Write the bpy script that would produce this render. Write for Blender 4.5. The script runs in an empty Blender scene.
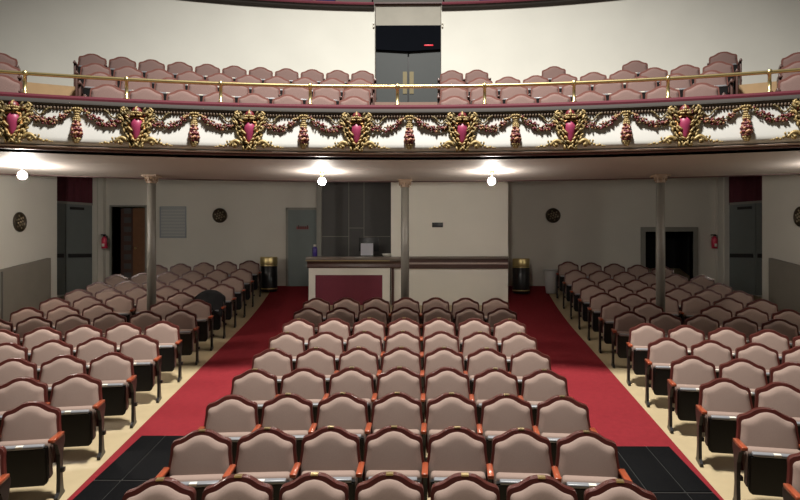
import bpy, bmesh, math, random
from mathutils import Vector, Matrix
random.seed(7)
S = bpy.context.scene
COL = S.collection
PI = math.pi
sin, cos = math.sin, math.cos

# ------------------------------------------------------------------ camera, world, lights, exposure
CX, CZ, YAW, F = 0.2, 3.08, 0.010, 600.0
cam = bpy.data.cameras.new('camera'); camo = bpy.data.objects.new('camera', cam); COL.objects.link(camo)
cam.sensor_width = 36.0; cam.lens = 36.0 * F / 800.0
cam.shift_x = -10.6 / 800.0
camo.location = (CX, 0, CZ); camo.rotation_euler = (PI / 2, 0, YAW)
cam.clip_start = 0.05
S.camera = camo

W = bpy.data.worlds.new('world'); S.world = W; W.use_nodes = True
bg = W.node_tree.nodes['Background']
bg.inputs[0].default_value = (0.95, 0.92, 0.95, 1); bg.inputs[1].default_value = 0.03

def area(name, loc, target, size, energy, color):
    l = bpy.data.lights.new(name, 'AREA'); l.shape = 'DISK'; l.size = size; l.energy = energy; l.color = color
    o = bpy.data.objects.new(name, l); COL.objects.link(o); o.location = loc
    o.rotation_euler = (Vector(target) - Vector(loc)).to_track_quat('-Z', 'Y').to_euler()
    return o
# house lights high in the auditorium ceiling, in front of the balcony
def spot(name, loc, target, rad, cone, blend, energy, color):
    l = bpy.data.lights.new(name, 'SPOT'); l.shadow_soft_size = rad; l.spot_size = math.radians(cone); l.spot_blend = blend
    l.energy = energy; l.color = color
    o = bpy.data.objects.new(name, l); COL.objects.link(o); o.location = loc
    o.rotation_euler = (Vector(target) - Vector(loc)).to_track_quat('-Z', 'Y').to_euler()
    return o
spot('house_light', (0, 5.6, CZ + 11.0), (0, 8.9, CZ - 1.3), 0.7, 117, 1.0, 13600, (1.0, 0.965, 0.905))

S.view_settings.view_transform = 'Standard'; S.view_settings.look = 'None'
S.view_settings.gamma = 1.0; S.view_settings.use_curve_mapping = False
S.view_settings.exposure = 0.0

# ------------------------------------------------------------------ helpers
def lin(c): return tuple(((v / 255.0) / 12.92 if v / 255.0 <= 0.04045 else ((v / 255.0 + 0.055) / 1.055) ** 2.4) for v in c)

def mat(name, rgb, rough=0.6, metal=0.0, var=0.12, scale=8.0, bump=0.0, bscale=60.0, coat=0.0, emit=None, estr=0.0, spec=0.5):
    m = bpy.data.materials.new(name); m.use_nodes = True
    nt = m.node_tree; b = nt.nodes['Principled BSDF']
    c = lin(rgb)
    tc = nt.nodes.new('ShaderNodeTexCoord')
    nz = nt.nodes.new('ShaderNodeTexNoise'); nz.inputs['Scale'].default_value = scale; nz.inputs['Detail'].default_value = 4
    nt.links.new(tc.outputs['Object'], nz.inputs['Vector'])
    mx = nt.nodes.new('ShaderNodeMix'); mx.data_type = 'RGBA'
    mx.inputs['A'].default_value = tuple(v * (1 - var) for v in c) + (1,)
    mx.inputs['B'].default_value = tuple(min(1, v * (1 + var)) for v in c) + (1,)
    nt.links.new(nz.outputs['Fac'], mx.inputs['Factor'])
    nt.links.new(mx.outputs['Result'], b.inputs['Base Color'])
    b.inputs['Roughness'].default_value = rough; b.inputs['Metallic'].default_value = metal
    b.inputs['Specular IOR Level'].default_value = spec
    if coat: b.inputs['Coat Weight'].default_value = coat; b.inputs['Coat Roughness'].default_value = 0.15
    if bump:
        n2 = nt.nodes.new('ShaderNodeTexNoise'); n2.inputs['Scale'].default_value = bscale; n2.inputs['Detail'].default_value = 3
        nt.links.new(tc.outputs['Object'], n2.inputs['Vector'])
        bp = nt.nodes.new('ShaderNodeBump'); bp.inputs['Strength'].default_value = bump; bp.inputs['Distance'].default_value = 0.01
        nt.links.new(n2.outputs['Fac'], bp.inputs['Height']); nt.links.new(bp.outputs['Normal'], b.inputs['Normal'])
    if emit:
        b.inputs['Emission Color'].default_value = lin(emit) + (1,); b.inputs['Emission Strength'].default_value = estr
    return m

M = {}
M['fabric'] = mat('mauve_fabric', (147, 127, 117), 0.9, var=0.10, scale=120, bump=0.35, bscale=420, spec=0.15)
M['bal_rail'] = mat('rose_wood', (98, 62, 55), 0.75, var=0.2, scale=18, spec=0.15)
M['bal_fabric'] = mat('rose_fabric', (114, 93, 88), 0.9, var=0.10, scale=120, bump=0.35, bscale=420, spec=0.15)
M['rail'] = mat('cherry_wood', (74, 28, 21), 0.42, var=0.25, scale=18, coat=0.1)
M['arm'] = mat('orange_oak', (156, 74, 45), 0.28, var=0.18, scale=25, coat=0.5)
M['pan'] = mat('black_plastic', (10, 10, 11), 0.55, var=0.15, scale=30, bump=0.15, bscale=200, spec=0.3)
M['edge'] = mat('grey_edge', (128, 130, 134), 0.3, var=0.1)
M['iron'] = mat('black_iron', (22, 20, 20), 0.4, var=0.15)
M['white_plate'] = mat('white_plate', (225, 222, 210), 0.4, var=0.03)
M['brass'] = mat('brass', (214, 194, 138), 0.32, metal=0.9, var=0.1)
M['plate_brass'] = mat('plate_brass', (200, 180, 130), 0.35, metal=0.9, var=0.08)
M['gold'] = mat('gilding', (150, 128, 82), 0.5, metal=0.25, var=0.3, scale=30)
M['gold_dark'] = mat('old_gilding', (100, 86, 52), 0.55, metal=0.2, var=0.35, scale=30)
M['gold_rim'] = mat('bright_gilding', (198, 146, 86), 0.45, metal=0.2, var=0.12)
M['red_flower'] = mat('crimson_plaster', (98, 28, 34), 0.45, var=0.3, scale=20)
M['pink_flower'] = mat('rose_plaster', (168, 122, 88), 0.5, var=0.2, scale=20)
M['jewel'] = mat('pink_jewel', (148, 50, 84), 0.45, var=0.08, scale=10)
M['white'] = mat('frieze_white', (202, 201, 196), 0.6, var=0.05, scale=3)
M['cornice'] = mat('cornice_grey', (74, 70, 67), 0.7, var=0.08, scale=4, spec=0.2)
M['cornice_leaf'] = mat('cornice_leaf', (96, 78, 62), 0.6, var=0.3, scale=25)
M['maroon'] = mat('maroon_velvet', (100, 30, 46), 0.7, var=0.12, scale=20)
M['maroon_dark'] = mat('maroon_trim', (74, 36, 34), 0.5, var=0.15)
M['mauve_trim'] = mat('mauve_trim', (186, 168, 160), 0.6, var=0.1)
M['soffit'] = mat('soffit_paint', (166, 158, 152), 0.65, var=0.05, scale=2)
M['wall_cream'] = mat('cream_plaster', (212, 211, 201), 0.8, var=0.07, scale=1.3, bump=0.1, bscale=6)
M['wall_lintel'] = mat('mottled_plaster', (168, 164, 152), 0.8, var=0.14, scale=2.5)
M['wall_grey'] = mat('grey_plaster', (208, 204, 194), 0.8, var=0.05, scale=1.5)
M['wall_booth'] = mat('booth_plaster', (238, 234, 222), 0.75, var=0.05, scale=1.5)
M['dado'] = mat('dado_panel', (128, 122, 112), 0.7, var=0.08, scale=4)
M['door'] = mat('grey_door', (104, 110, 108), 0.5, var=0.08, scale=5)
M['door_green'] = mat('green_grey_door', (112, 122, 120), 0.5, var=0.08, scale=5)
M['frame'] = mat('grey_frame', (132, 130, 122), 0.5, var=0.08)
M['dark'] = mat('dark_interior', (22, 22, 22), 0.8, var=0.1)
M['black'] = mat('satin_black', (20, 20, 21), 0.35, var=0.1)
M['slate'] = mat('slate_panel', (84, 82, 80), 0.6, var=0.1, scale=6)
M['seam'] = mat('panel_seam', (140, 136, 128), 0.6, var=0.05)
M['column'] = mat('column_paint', (112, 108, 100), 0.45, var=0.08)
M['capital'] = mat('capital_paint', (128, 106, 86), 0.5, var=0.2, scale=30)
M['carpet'] = mat('red_carpet', (124, 37, 43), 0.95, var=0.18, scale=14, bump=0.4, bscale=350, spec=0.1)
M['floor'] = mat('beige_floor', (174, 157, 124), 0.5, var=0.12, scale=5)
M['rubber'] = mat('black_rubber', (15, 15, 16), 0.7, var=0.3, scale=30, bump=0.3, bscale=150, spec=0.05)
M['rubber_seam'] = mat('rubber_seam', (46, 46, 44), 0.5, var=0.1)
M['tan'] = mat('tan_wood', (172, 142, 104), 0.5, var=0.15, scale=8)
M['bal_floor'] = mat('balcony_floor', (120, 96, 84), 0.8, var=0.1)
M['brown'] = mat('brown_wood', (130, 88, 58), 0.5, var=0.2, scale=10)
M['dkbrown'] = mat('dark_brown_wood', (84, 60, 54), 0.35, var=0.2, scale=12, coat=0.2)
M['counter_top'] = mat('counter_top', (120, 110, 100), 0.3, var=0.1, coat=0.2)
M['panel_red'] = mat('dark_red_panel', (118, 40, 58), 0.6, var=0.1)
M['curtain'] = mat('maroon_curtain', (84, 30, 42), 0.85, var=0.15, scale=10)
M['ext_red'] = mat('extinguisher_red', (214, 56, 86), 0.35, var=0.08)
M['bronze'] = mat('bronze_relief', (66, 56, 44), 0.4, metal=0.5, var=0.3, scale=40)
M['bronze_light'] = mat('bronze_highlight', (150, 136, 110), 0.4, metal=0.4, var=0.2)
M['bin'] = mat('bin_white', (190, 190, 188), 0.5, var=0.05)
M['purple'] = mat('purple_plastic', (66, 50, 130), 0.35, var=0.1)
M['paper'] = mat('paper', (205, 205, 215), 0.7, var=0.04)
M['navy'] = mat('navy_fabric', (42, 44, 92), 0.8, var=0.15, scale=20)
M['coat'] = mat('black_cloth', (20, 20, 22), 0.9, var=0.2, scale=20)
M['glass_dark'] = mat('dark_transom', (14, 16, 21), 0.8, var=0.1, spec=0.02)
M['red_reflection'] = mat('red_reflection', (200, 30, 50), 0.4, emit=(255, 40, 60), estr=0.45)  # emissive colour standing in for a sign's red reflection, not a lamp
M['globe'] = mat('lamp_globe', (255, 250, 240), 0.4, emit=(255, 247, 236), estr=410.0)
M['globe_strong'] = mat('strong_lamp_globe', (255, 250, 240), 0.4, emit=(255, 247, 236), estr=860.0)
M['sign_red'] = mat('sign_red', (140, 66, 66), 0.5, var=0.25, scale=60)
M['dull_brass'] = mat('dull_brass', (104, 94, 64), 0.5, metal=0.3, var=0.1)
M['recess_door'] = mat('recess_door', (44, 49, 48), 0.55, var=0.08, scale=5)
M['grille'] = mat('grille_grey', (150, 156, 160), 0.5, var=0.05)

class MB:
    def __init__(s): s.v = []; s.f = []; s.mi = []; s.cur = 0; s.sm = []
    def add(s, vs, fs, smooth=False):
        n = len(s.v); s.v += [tuple(v) for v in vs]
        for f in fs: s.f.append([n + i for i in f]); s.mi.append(s.cur); s.sm.append(smooth)
        return s
    def box(s, x0, x1, y0, y1, z0, z1, T=None):
        vs = [Vector((x, y, z)) for x in (x0, x1) for y in (y0, y1) for z in (z0, z1)]
        if T: vs = [T @ v for v in vs]
        return s.add(vs, [(0, 1, 3, 2), (4, 6, 7, 5), (0, 4, 5, 1), (2, 3, 7, 6), (0, 2, 6, 4), (1, 5, 7, 3)])
    def rbox(s, x0, x1, y0, y1, z0, z1, b=0.01, T=None):
        bm = bmesh.new(); bmesh.ops.create_cube(bm, size=1)
        for v in bm.verts: v.co = Vector(((x0 + x1) / 2 + v.co.x * (x1 - x0), (y0 + y1) / 2 + v.co.y * (y1 - y0), (z0 + z1) / 2 + v.co.z * (z1 - z0)))
        bmesh.ops.bevel(bm, geom=bm.edges[:], offset=b, segments=2, affect='EDGES', profile=0.5)
        return s.bm(bm, T, True)
    def bm(s, bm, T=None, smooth=False):
        bm.verts.index_update()
        vs = [(T @ v.co) if T else v.co.copy() for v in bm.verts]
        s.add(vs, [[v.index for v in f.verts] for f in bm.faces], smooth); bm.free(); return s
    def tube(s, pts, r, n=8, closed=False, smooth=True, rads=None, cap=True):
        pts = [Vector(p) for p in pts]; m = len(pts); vs = []
        up = Vector((0, 0, 1))
        for i, p in enumerate(pts):
            a = pts[(i - 1) % m] if (closed or i) else p; b = pts[(i + 1) % m] if (closed or i < m - 1) else p
            t = (b - a).normalized()
            u = up if abs(t.dot(up)) < 0.95 else Vector((1, 0, 0))
            e1 = t.cross(u).normalized(); e2 = t.cross(e1).normalized()
            rr = rads[i] if rads else r
            for k in range(n):
                an = 2 * PI * k / n; vs.append(p + e1 * (rr * cos(an)) + e2 * (rr * sin(an)))
        fs = []
        for i in range(m if closed else m - 1):
            j = (i + 1) % m
            for k in range(n): fs.append((i * n + k, i * n + (k + 1) % n, j * n + (k + 1) % n, j * n + k))
        if not closed and cap: fs.append(tuple(range(n))[::-1]); fs.append(tuple((m - 1) * n + k for k in range(n)))
        return s.add(vs, fs, smooth)
    def lathe(s, prof, n=20, c=(0, 0, 0), smooth=True):
        vs = []; fs = []
        for (r, z) in prof:
            for k in range(n): vs.append((c[0] + r * cos(2 * PI * k / n), c[1] + r * sin(2 * PI * k / n), c[2] + z))
        for i in range(len(prof) - 1):
            for k in range(n): fs.append((i * n + k, i * n + (k + 1) % n, (i + 1) * n + (k + 1) % n, (i + 1) * n + k))
        fs.append(tuple(range(n))[::-1]); fs.append(tuple((len(prof) - 1) * n + k for k in range(n)))
        return s.add(vs, fs, smooth)
    def blob(s, c, rx, ry, rz, T=None, sub=1):
        bm = bmesh.new(); bmesh.ops.create_icosphere(bm, subdivisions=sub, radius=1)
        R = T if T else Matrix.Identity(3)
        for v in bm.verts: v.co = Vector(c) + R @ Vector((v.co.x * rx, v.co.y * ry, v.co.z * rz))
        return s.bm(bm, None, True)
    def ring(s, prof, t0, t1, n, closed=True, smooth=False, cap=True, yc=-10.0):
        m = len(prof); vs = []; fs = []
        for i in range(n + 1):
            t = t0 + (t1 - t0) * i / n
            for (r, z) in prof: vs.append((r * sin(t), r * cos(t) + yc, z))
        for i in range(n):
            for k in range(m if closed else m - 1):
                k2 = (k + 1) % m
                fs.append((i * m + k, i * m + k2, (i + 1) * m + k2, (i + 1) * m + k))
        if closed and cap: fs.append(tuple(range(m))); fs.append(tuple(n * m + k for k in range(m))[::-1])
        return s.add(vs, fs, smooth)
    def prism(s, poly, d0, d1, axis='y', T=None):
        def P(a, b, d): return {'y': (a, d, b), 'x': (d, a, b), 'z': (a, b, d)}[axis]
        n = len(poly)
        vs = [Vector(P(a, b, d0)) for a, b in poly] + [Vector(P(a, b, d1)) for a, b in poly]
        if T: vs = [T @ v for v in vs]
        fs = [tuple(range(n)), tuple(range(2 * n - 1, n - 1, -1))] + [(i, i + n, (i + 1) % n + n, (i + 1) % n) for i in range(n)]
        return s.add(vs, fs)
    def mesh(s, name, mats):
        me = bpy.data.meshes.new(name); me.from_pydata(s.v, [], s.f)
        for m in (mats if isinstance(mats, (list, tuple)) else [mats]): me.materials.append(m)
        me.polygons.foreach_set('material_index', s.mi)
        me.polygons.foreach_set('use_smooth', s.sm)
        bm = bmesh.new(); bm.from_mesh(me); bmesh.ops.recalc_face_normals(bm, faces=bm.faces); bm.to_mesh(me); bm.free()
        me.update(); return me
    def build(s, name, mats, parent=None, loc=None):
        o = bpy.data.objects.new(name, s.mesh(name, mats)); COL.objects.link(o)
        if parent: o.parent = parent
        if loc: o.location = loc
        return o

def tag(o, label=None, cat=None, group=None, kind=None):
    if label: o['label'] = label
    if cat: o['category'] = cat
    if group: o['group'] = group
    if kind: o['kind'] = kind
    return o
def empty(name, loc, rz=0, label=None, cat=None, group=None):
    o = bpy.data.objects.new(name, None); COL.objects.link(o); o.location = loc; o.rotation_euler = (0, 0, rz)
    o.empty_display_size = 0.1
    return tag(o, label, cat, group)
def struct(name, mb, mats, parent=None):
    o = mb.build(name, mats, parent)
    if not parent: o['kind'] = 'structure'
    return o
KIDS = {}
def copy_tree(o, parent=None):
    c = o.copy(); COL.objects.link(c)
    if parent: c.parent = parent
    for ch in KIDS.get(o.name) or list(o.children): copy_tree(ch, c)
    return c

def fz(y):
    y0 = max(min(y, 18.0), -3)
    return 0.113 * y0 + (0.02 * (y0 - 12.5) ** 2 if y0 > 12.5 else 0.0)
def bp(px, py, Y):
    fw = Vector((-sin(YAW), cos(YAW), 0)); rt = Vector((cos(YAW), sin(YAW), 0))
    d = fw + rt * ((px - 410.6) / F) + Vector((0, 0, 1)) * ((250 - py) / F)
    return Vector((CX, 0, CZ)) + d * (Y / d.y)
def bx(px, Y): return bp(px, 250, Y).x
def bz(py, Y, px=400): return bp(px, py, Y).z
ORD = ['zeroth', 'first', 'second', 'third', 'fourth', 'fifth', 'sixth', 'seventh', 'eighth', 'ninth', 'tenth', 'eleventh', 'twelfth', 'thirteenth', 'fourteenth']

# ------------------------------------------------------------------ large structure
YB = 16.2                       # back wall of the stalls
ZS = CZ + 1.395                 # balcony soffit
ZC = CZ + 2.0                   # ceiling beyond the soffit
mb = MB(); ys = [-1 + 0.5 * i for i in range(39)]
for a, b in zip(ys[:-1], ys[1:]):
    mb.add([(-11, a, fz(a)), (11, a, fz(a)), (11, b, fz(b)), (-11, b, fz(b))], [(0, 1, 2, 3)])
struct('floor', mb, M['floor'])

def strip(name, x0f, x1f, y0, y1, h, m, step=0.4):
    mb = MB(); n = max(1, int((y1 - y0) / step))
    Y = [y0 + (y1 - y0) * i / n for i in range(n + 1)]
    vs = []; fs = []
    for y in Y:
        for x, dz in ((x0f(y), 0.001), (x0f(y), h), (x1f(y), h), (x1f(y), 0.001)): vs.append((x, y, fz(y) + dz))
    for i in range(n):
        for k in range(4): fs.append((4 * i + k, 4 * i + (k + 1) % 4, 4 * i + 4 + (k + 1) % 4, 4 * i + 4 + k))
    fs.append((0, 1, 2, 3)); fs.append(tuple(4 * n + k for k in (3, 2, 1, 0)))
    mb.add(vs, fs); return mb.build(name, m)
outer = lambda y: 3.17 + (y - 5.8) * 0.046
c1 = strip('aisle_carpet', lambda y: -outer(y) - 0.02, lambda y: -1.99 if y < 14.3 else -2.50, 3.0, YB - .01, 0.008, M['carpet'])
tag(c1, 'red carpet runner down the left aisle beside the centre block', 'carpet', 'red aisle carpets')
c2 = strip('aisle_carpet', lambda y: 1.99 if y < 14.3 else 2.45, lambda y: outer(y), 3.0, YB - .01, 0.008, M['carpet'])
tag(c2, 'red carpet runner down the right aisle beside the centre block', 'carpet', 'red aisle carpets')

# back wall with its openings
XL0, XL1 = bx(112, YB), bx(145.5, YB); ZL = bz(207, YB, 128)
XR0, XR1 = bx(645, YB), bx(693, YB); ZR = bz(231.5, YB, 670)
mb = MB(); t = 0.2
zb = 1.2
mb.box(-9.0, XL0, YB, YB + t, zb, ZC); mb.box(XL1, XR0, YB, YB + t, zb, ZC); mb.box(XR1, 9.0, YB, YB + t, zb, ZC)
mb.box(XL0, XL1, YB, YB + t, ZL, ZC); mb.box(XR0, XR1, YB, YB + t, ZR, ZC)
struct('wall_back', mb, M['wall_grey'])
# rooms behind the openings
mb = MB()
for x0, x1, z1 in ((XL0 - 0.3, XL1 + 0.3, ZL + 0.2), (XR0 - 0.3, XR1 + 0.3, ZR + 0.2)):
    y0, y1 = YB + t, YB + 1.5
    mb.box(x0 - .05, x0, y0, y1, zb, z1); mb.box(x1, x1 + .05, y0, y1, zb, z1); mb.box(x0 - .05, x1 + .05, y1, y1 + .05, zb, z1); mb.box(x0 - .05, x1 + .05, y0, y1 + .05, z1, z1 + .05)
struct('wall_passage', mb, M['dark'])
# pilasters and side walls
for s_, nm in ((-1, 'left'), (1, 'right')):
    mb = MB()
    A = Vector((s_ * 8.50, 16.05, 0)); B = Vector((s_ * 9.45, 14.35, 0))
    C_ = Vector((s_ * 8.0, 13.6, 0)); D_ = Vector((s_ * 9.35, 3.2, 0))
    def wallseg(P, Q, z0, z1, th, side):
        d = (Q - P).normalized(); nrm = Vector((-d.y, d.x, 0)) * side
        vs = [P, Q, Q + nrm * th, P + nrm * th]
        mb.prism([(v.x, v.y) for v in vs], z0, z1, 'z')
    wallseg(C_, D_, 0.2, ZC, 0.18, -s_ * -1 if s_ > 0 else -1)
    wallseg(Vector((s_ * 8.0, 13.6, 0)), Vector((s_ * 9.6, 13.6 + 0.2, 0)), 1.0, ZC, 0.02, 1)
    struct('wall_' + nm, mb, M['wall_grey'])
    # alcove wall with the exit doors
    mb = MB(); wallseg(A + Vector((0, 0.0, 0)), B + (B - A) * 0.4, 1.2, ZC, 0.1, s_ * 1)
    struct('wall_alcove_' + nm, mb, M['wall_grey'])
    mb = MB(); mb.box(min(s_ * 8.22, s_ * 8.58), max(s_ * 8.22, s_ * 8.58), YB - 0.16, YB, 1.2, ZC)
    mb.box(min(s_ * 8.36, s_ * 8.60), max(s_ * 8.36, s_ * 8.60), YB - 0.22, YB - 0.16, 1.2, ZC)
    struct('trim_pilaster_' + nm, mb, M['wall_grey'])
# ceiling beyond the soffit
mb = MB(); mb.ring([(22.2, ZS), (22.2, ZC), (22.26, ZC), (22.26, ZS)], -0.5, 0.5, 60)
mb.ring([(22.2, ZC), (22.2, ZC + .05), (28.5, ZC + .05), (28.5, ZC)], -0.5, 0.5, 60)
struct('ceiling', mb, M['soffit'])
# balcony underside and moulded front
TH = 0.47
mb = MB(); mb.ring([(19.02, ZS), (22.2, ZS), (22.2, ZS + .06), (19.02, ZS + .06)], -TH, TH, 96)
struct('ceiling_balcony', mb, M['soffit'])
def z(v): return CZ + v
mb = MB()
mb.ring([(19.14, z(1.99)), (18.962, z(1.975)), (18.958, z(1.92)), (18.951, z(1.85)), (18.941, z(1.77)), (18.929, z(1.70)), (18.917, z(1.63)), (18.908, z(1.57)), (18.904, z(1.53)), (18.912, z(1.50)), (18.935, z(1.475)), (18.985, z(1.458)), (19.3, z(1.458)), (19.3, z(1.99))], -TH, TH, 96, smooth=True)
struct('trim_frieze', mb, M['white'])
mb = MB(); mb.ring([(18.928, z(2.10)), (18.920, z(2.065)), (18.918, z(2.045)), (18.926, z(2.03)), (18.94, z(2.02)), (18.95, z(1.985)), (18.957, z(1.965)), (19.2, z(1.965)), (19.2, z(2.10))], -TH, TH, 96)
struct('trim_cornice', mb, M['cornice'])
mb = MB()
n = 320
for i in range(n):
    t = -0.36 + 0.72 * i / n; r = 18.945
    p = Vector((r * sin(t), r * cos(t) - 10, z(1.985)))
    mb.blob(p, 0.018, 0.016, 0.032)
struct('trim_leaf_moulding', mb, M['cornice_leaf'])
mb = MB(); mb.ring([(18.932, z(2.10)), (18.927, z(2.13)), (18.932, z(2.16)), (19.14, z(2.16)), (19.14, z(2.10))], -TH, TH, 96)
struct('trim_ledge', mb, M['maroon'])
mb = MB(); mb.ring([(18.985, z(1.46)), (18.945, z(1.456)), (18.93, z(1.445)), (18.94, z(1.432)), (18.96, z(1.425)), (19.3, z(1.425)), (19.3, z(1.46))], -TH, TH, 96)
struct('trim_lower_moulding', mb, M['mauve_trim'])
mb = MB(); mb.ring([(18.96, z(1.425)), (18.945, z(1.412)), (18.965, ZS), (19.3, ZS), (19.3, z(1.425))], -TH, TH, 96)
struct('trim_lower_edge', mb, M['maroon_dark'])
mb = MB(); mb.ring([(22.15, ZS - .010), (22.15, ZS), (22.27, ZS), (22.27, ZS - .010)], -TH, TH, 96)
struct('trim_soffit_edge', mb, M['maroon_dark'])
# parapet inside and stepped balcony floor
mb = MB(); mb.ring([(19.14, z(1.70)), (19.14, z(2.16)), (19.2, z(2.16)), (19.2, z(1.70))], -TH, TH, 60)
struct('wall_parapet', mb, M['cornice'])
YS, YW = -4.0, -5.0
STEP = [(13.9, 14.42, 1.70), (14.42, 15.47, 2.165), (15.47, 16.52, 2.60), (16.52, 18.6, 3.085)]
mb = MB()
mb.ring([(19.19, z(1.46)), (19.19, z(1.70)), (20.0, z(1.70)), (20.0, z(1.46))], -TH, TH, 60)
for (r0, r1, h), lo in zip(STEP, (1.5, 2.06, 2.06, 2.06)): mb.ring([(r0, z(lo)), (r0, z(h)), (r1, z(h)), (r1, z(lo))], -.62, .62, 60, yc=YS)
struct('floor_balcony', mb, M['bal_floor'])
mb = MB()
for r0, r1, h in STEP[1:]:
    for a, b in ((-0.56, -0.385), (0.385, 0.56)):
        mb.ring([(r0 - 0.02, z(h - 0.43)), (r0 - 0.02, z(h + 0.002)), (r0 + 0.06, z(h + 0.002)), (r0 + 0.06, z(h - 0.43))], a, b, 12, yc=YS)
struct('trim_step_risers', mb, M['tan'])
# wall behind the balcony seats, with the entrance recess in the middle
RW = 19.0
ZG = z(5.58)
TA, TB = -0.0408, 0.0408
mb = MB()
for a, b in ((-0.62, TA), (TB, 0.62)):
    mb.ring([(RW, z(2.9)), (RW, ZG), (RW + .2, ZG), (RW + .2, z(2.9))], a, b, 60, yc=YW)
struct('wall_balcony', mb, M['wall_cream'])
YV = 14.36
mb = MB(); mb.box(-0.95, -0.775, YV - .16, YV + .3, z(2.9), z(5.78)); mb.box(0.775, 0.95, YV - .16, YV + .3, z(2.9), z(5.78))
struct('trim_recess_jamb', mb, M['dado'])
mb = MB(); mb.box(-0.775, 0.775, YV - 0.02, YV + .2, z(5.37), z(5.86))
struct('wall_lintel', mb, M['wall_lintel'])
mb = MB(); mb.box(-0.80, 0.80, YV - 0.1, YV + .25, z(5.86), z(5.895))
struct('trim_lintel', mb, M['maroon_dark'])
# gallery ledge above
for nm, a, b in (('left', -0.62, TA - 0.0008), ('right', TB + 0.0008, 0.62)):
    mb = MB(); mb.ring([(RW - .02, ZG - 0.01), (RW - .09, ZG + 0.03), (RW - .13, ZG + 0.08), (RW + .3, ZG + 0.08), (RW + .3, ZG - 0.01)], a, b, 50, yc=YW)
    struct('trim_gallery_moulding_' + nm, mb, M['cornice'])
    mb = MB(); mb.ring([(RW - .15, ZG + 0.08), (RW - .16, ZG + 0.11), (RW - .15, ZG + 0.14), (RW + .4, ZG + 0.14), (RW + .4, ZG + 0.08)], a, b, 50, yc=YW)
    struct('trim_gallery_ledge_' + nm, mb, M['maroon'])
mb = MB(); mb.ring([(21.2, z(5.0)), (21.2, z(8.4)), (21.3, z(8.4)), (21.3, z(5.0))], -0.6, 0.6, 40, yc=YW)
struct('wall_gallery', mb, M['wall_cream'])
mb = MB()
mb.ring([(RW + .2, z(5.3)), (RW + .2, z(5.4)), (21.25, z(5.4)), (21.25, z(5.3))], -0.6, TA, 40, yc=YW)
mb.ring([(RW + .2, z(5.3)), (RW + .2, z(5.4)), (21.25, z(5.4)), (21.25, z(5.3))], TB, 0.6, 40, yc=YW)
struct('floor_gallery', mb, M['bal_floor'])

# ------------------------------------------------------------------ box office counter and wall in the middle of the back
YC = 14.6
XA, XW, XE = -2.40, bx(391, YC), bx(508, YC)
mb = MB(); mb.box(XW, XE, YC, YB, 1.3, ZC)
struct('wall_booth', mb, M['wall_booth'])
mb = MB(); mb.box(bx(316.5, 15.2), bx(321.5, 15.2), 15.2, 15.3, 1.4, ZC)
struct('trim_booth_post', mb, M['frame'])
YP = 15.85
mb = MB(); mb.box(bx(321.5, YP), XW, YP, YP + 0.1, 1.4, ZC)
struct('wall_booth_panel', mb, M['slate'])
mb = MB()
def seam(p0, q0, p1, q1, w=0.018):
    a = bp(p0, q0, YP); b = bp(p1, q1, YP)
    mb.box(min(a.x, b.x) - w / 2, max(a.x, b.x) + w / 2, YP - 0.012, YP, min(a.z, b.z) - w / 2, max(a.z, b.z) + w / 2)
seam(348.8, 180, 348.8, 262); seam(364, 180, 364, 239); seam(322, 236.5, 348, 236.5); seam(349, 228, 363.5, 228); seam(364, 236.5, 390, 236.5)
struct('trim_panel_seams', mb, M['seam'])
ZT = bz(257, YC)
zf = fz(YC)
ct = empty('ticket_counter', (-1.4, YC, zf), 0, 'grey panelled counter with dark red front and glossy brown top moulding below slate panels', 'counter')
def child(mb, name, m, par, **k):
    mw = par.location
    if par.parent: mw = mw + par.parent.location
    o = mb.build(name, m, par)
    for v in o.data.vertices: v.co -= mw
    return tag(o, **k)
c0, c1_ = bx(309, YC), bx(390, YC)
mb = MB()
fz0, fz1 = bz(268, YC), bz(275, YC)
mb.box(c0, bx(315.5, YC), YC - .05, YC, zf, fz0); mb.box(bx(382.5, YC), c1_, YC - .05, YC, zf, fz0); mb.box(bx(315.5, YC), bx(382.5, YC), YC - .05, YC, fz1, fz0)
mb.box(c0, c0 + .05, YC, YC + .55, zf, fz0); mb.box(c1_ - .05, c1_, YC - .02, YC, zf, fz0)
child(mb, 'body', M['wall_booth'], ct)
mb = MB(); mb.box(bx(315.5, YC), bx(382.5, YC), YC - .02, YC + .02, zf, fz1); child(mb, 'front_panel', M['panel_red'], ct, label='dark red inset panel')
mb = MB()
prof = [(YC - .02, fz0), (YC - .07, fz0), (YC - .08, fz0 + .03), (YC - .07, fz0 + .10), (YC - .10, fz0 + .15), (YC - .13, fz0 + .17), (YC - .02, fz0 + .17)]
mb.prism(prof, c0 - .03, bx(402.5, YC), 'x'); child(mb, 'moulding', M['dkbrown'], ct)
mb = MB(); mb.rbox(c0 - .05, bx(403, YC), YC - .16, YC + .6 if False else YC - .0, fz0 + .17, ZT + .01, .012)
mb.rbox(c0 - .05, c1_, YC - .02, YC + .6, fz0 + .17, ZT + .01, .012)
child(mb, 'counter_top', M['counter_top'], ct)
mb = MB(); mb.box(c0 - .052, c1_, YC - .17, YC - .15, fz0 + .168, fz0 + .185); child(mb, 'edge_strip', M['plate_brass'], ct)
mb = MB(); mb.box(bx(391.5, YC), bx(394, YC), YC - .04, YC - 0.002, zf, fz0); child(mb, 'end_post', M['dkbrown'], ct)
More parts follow.
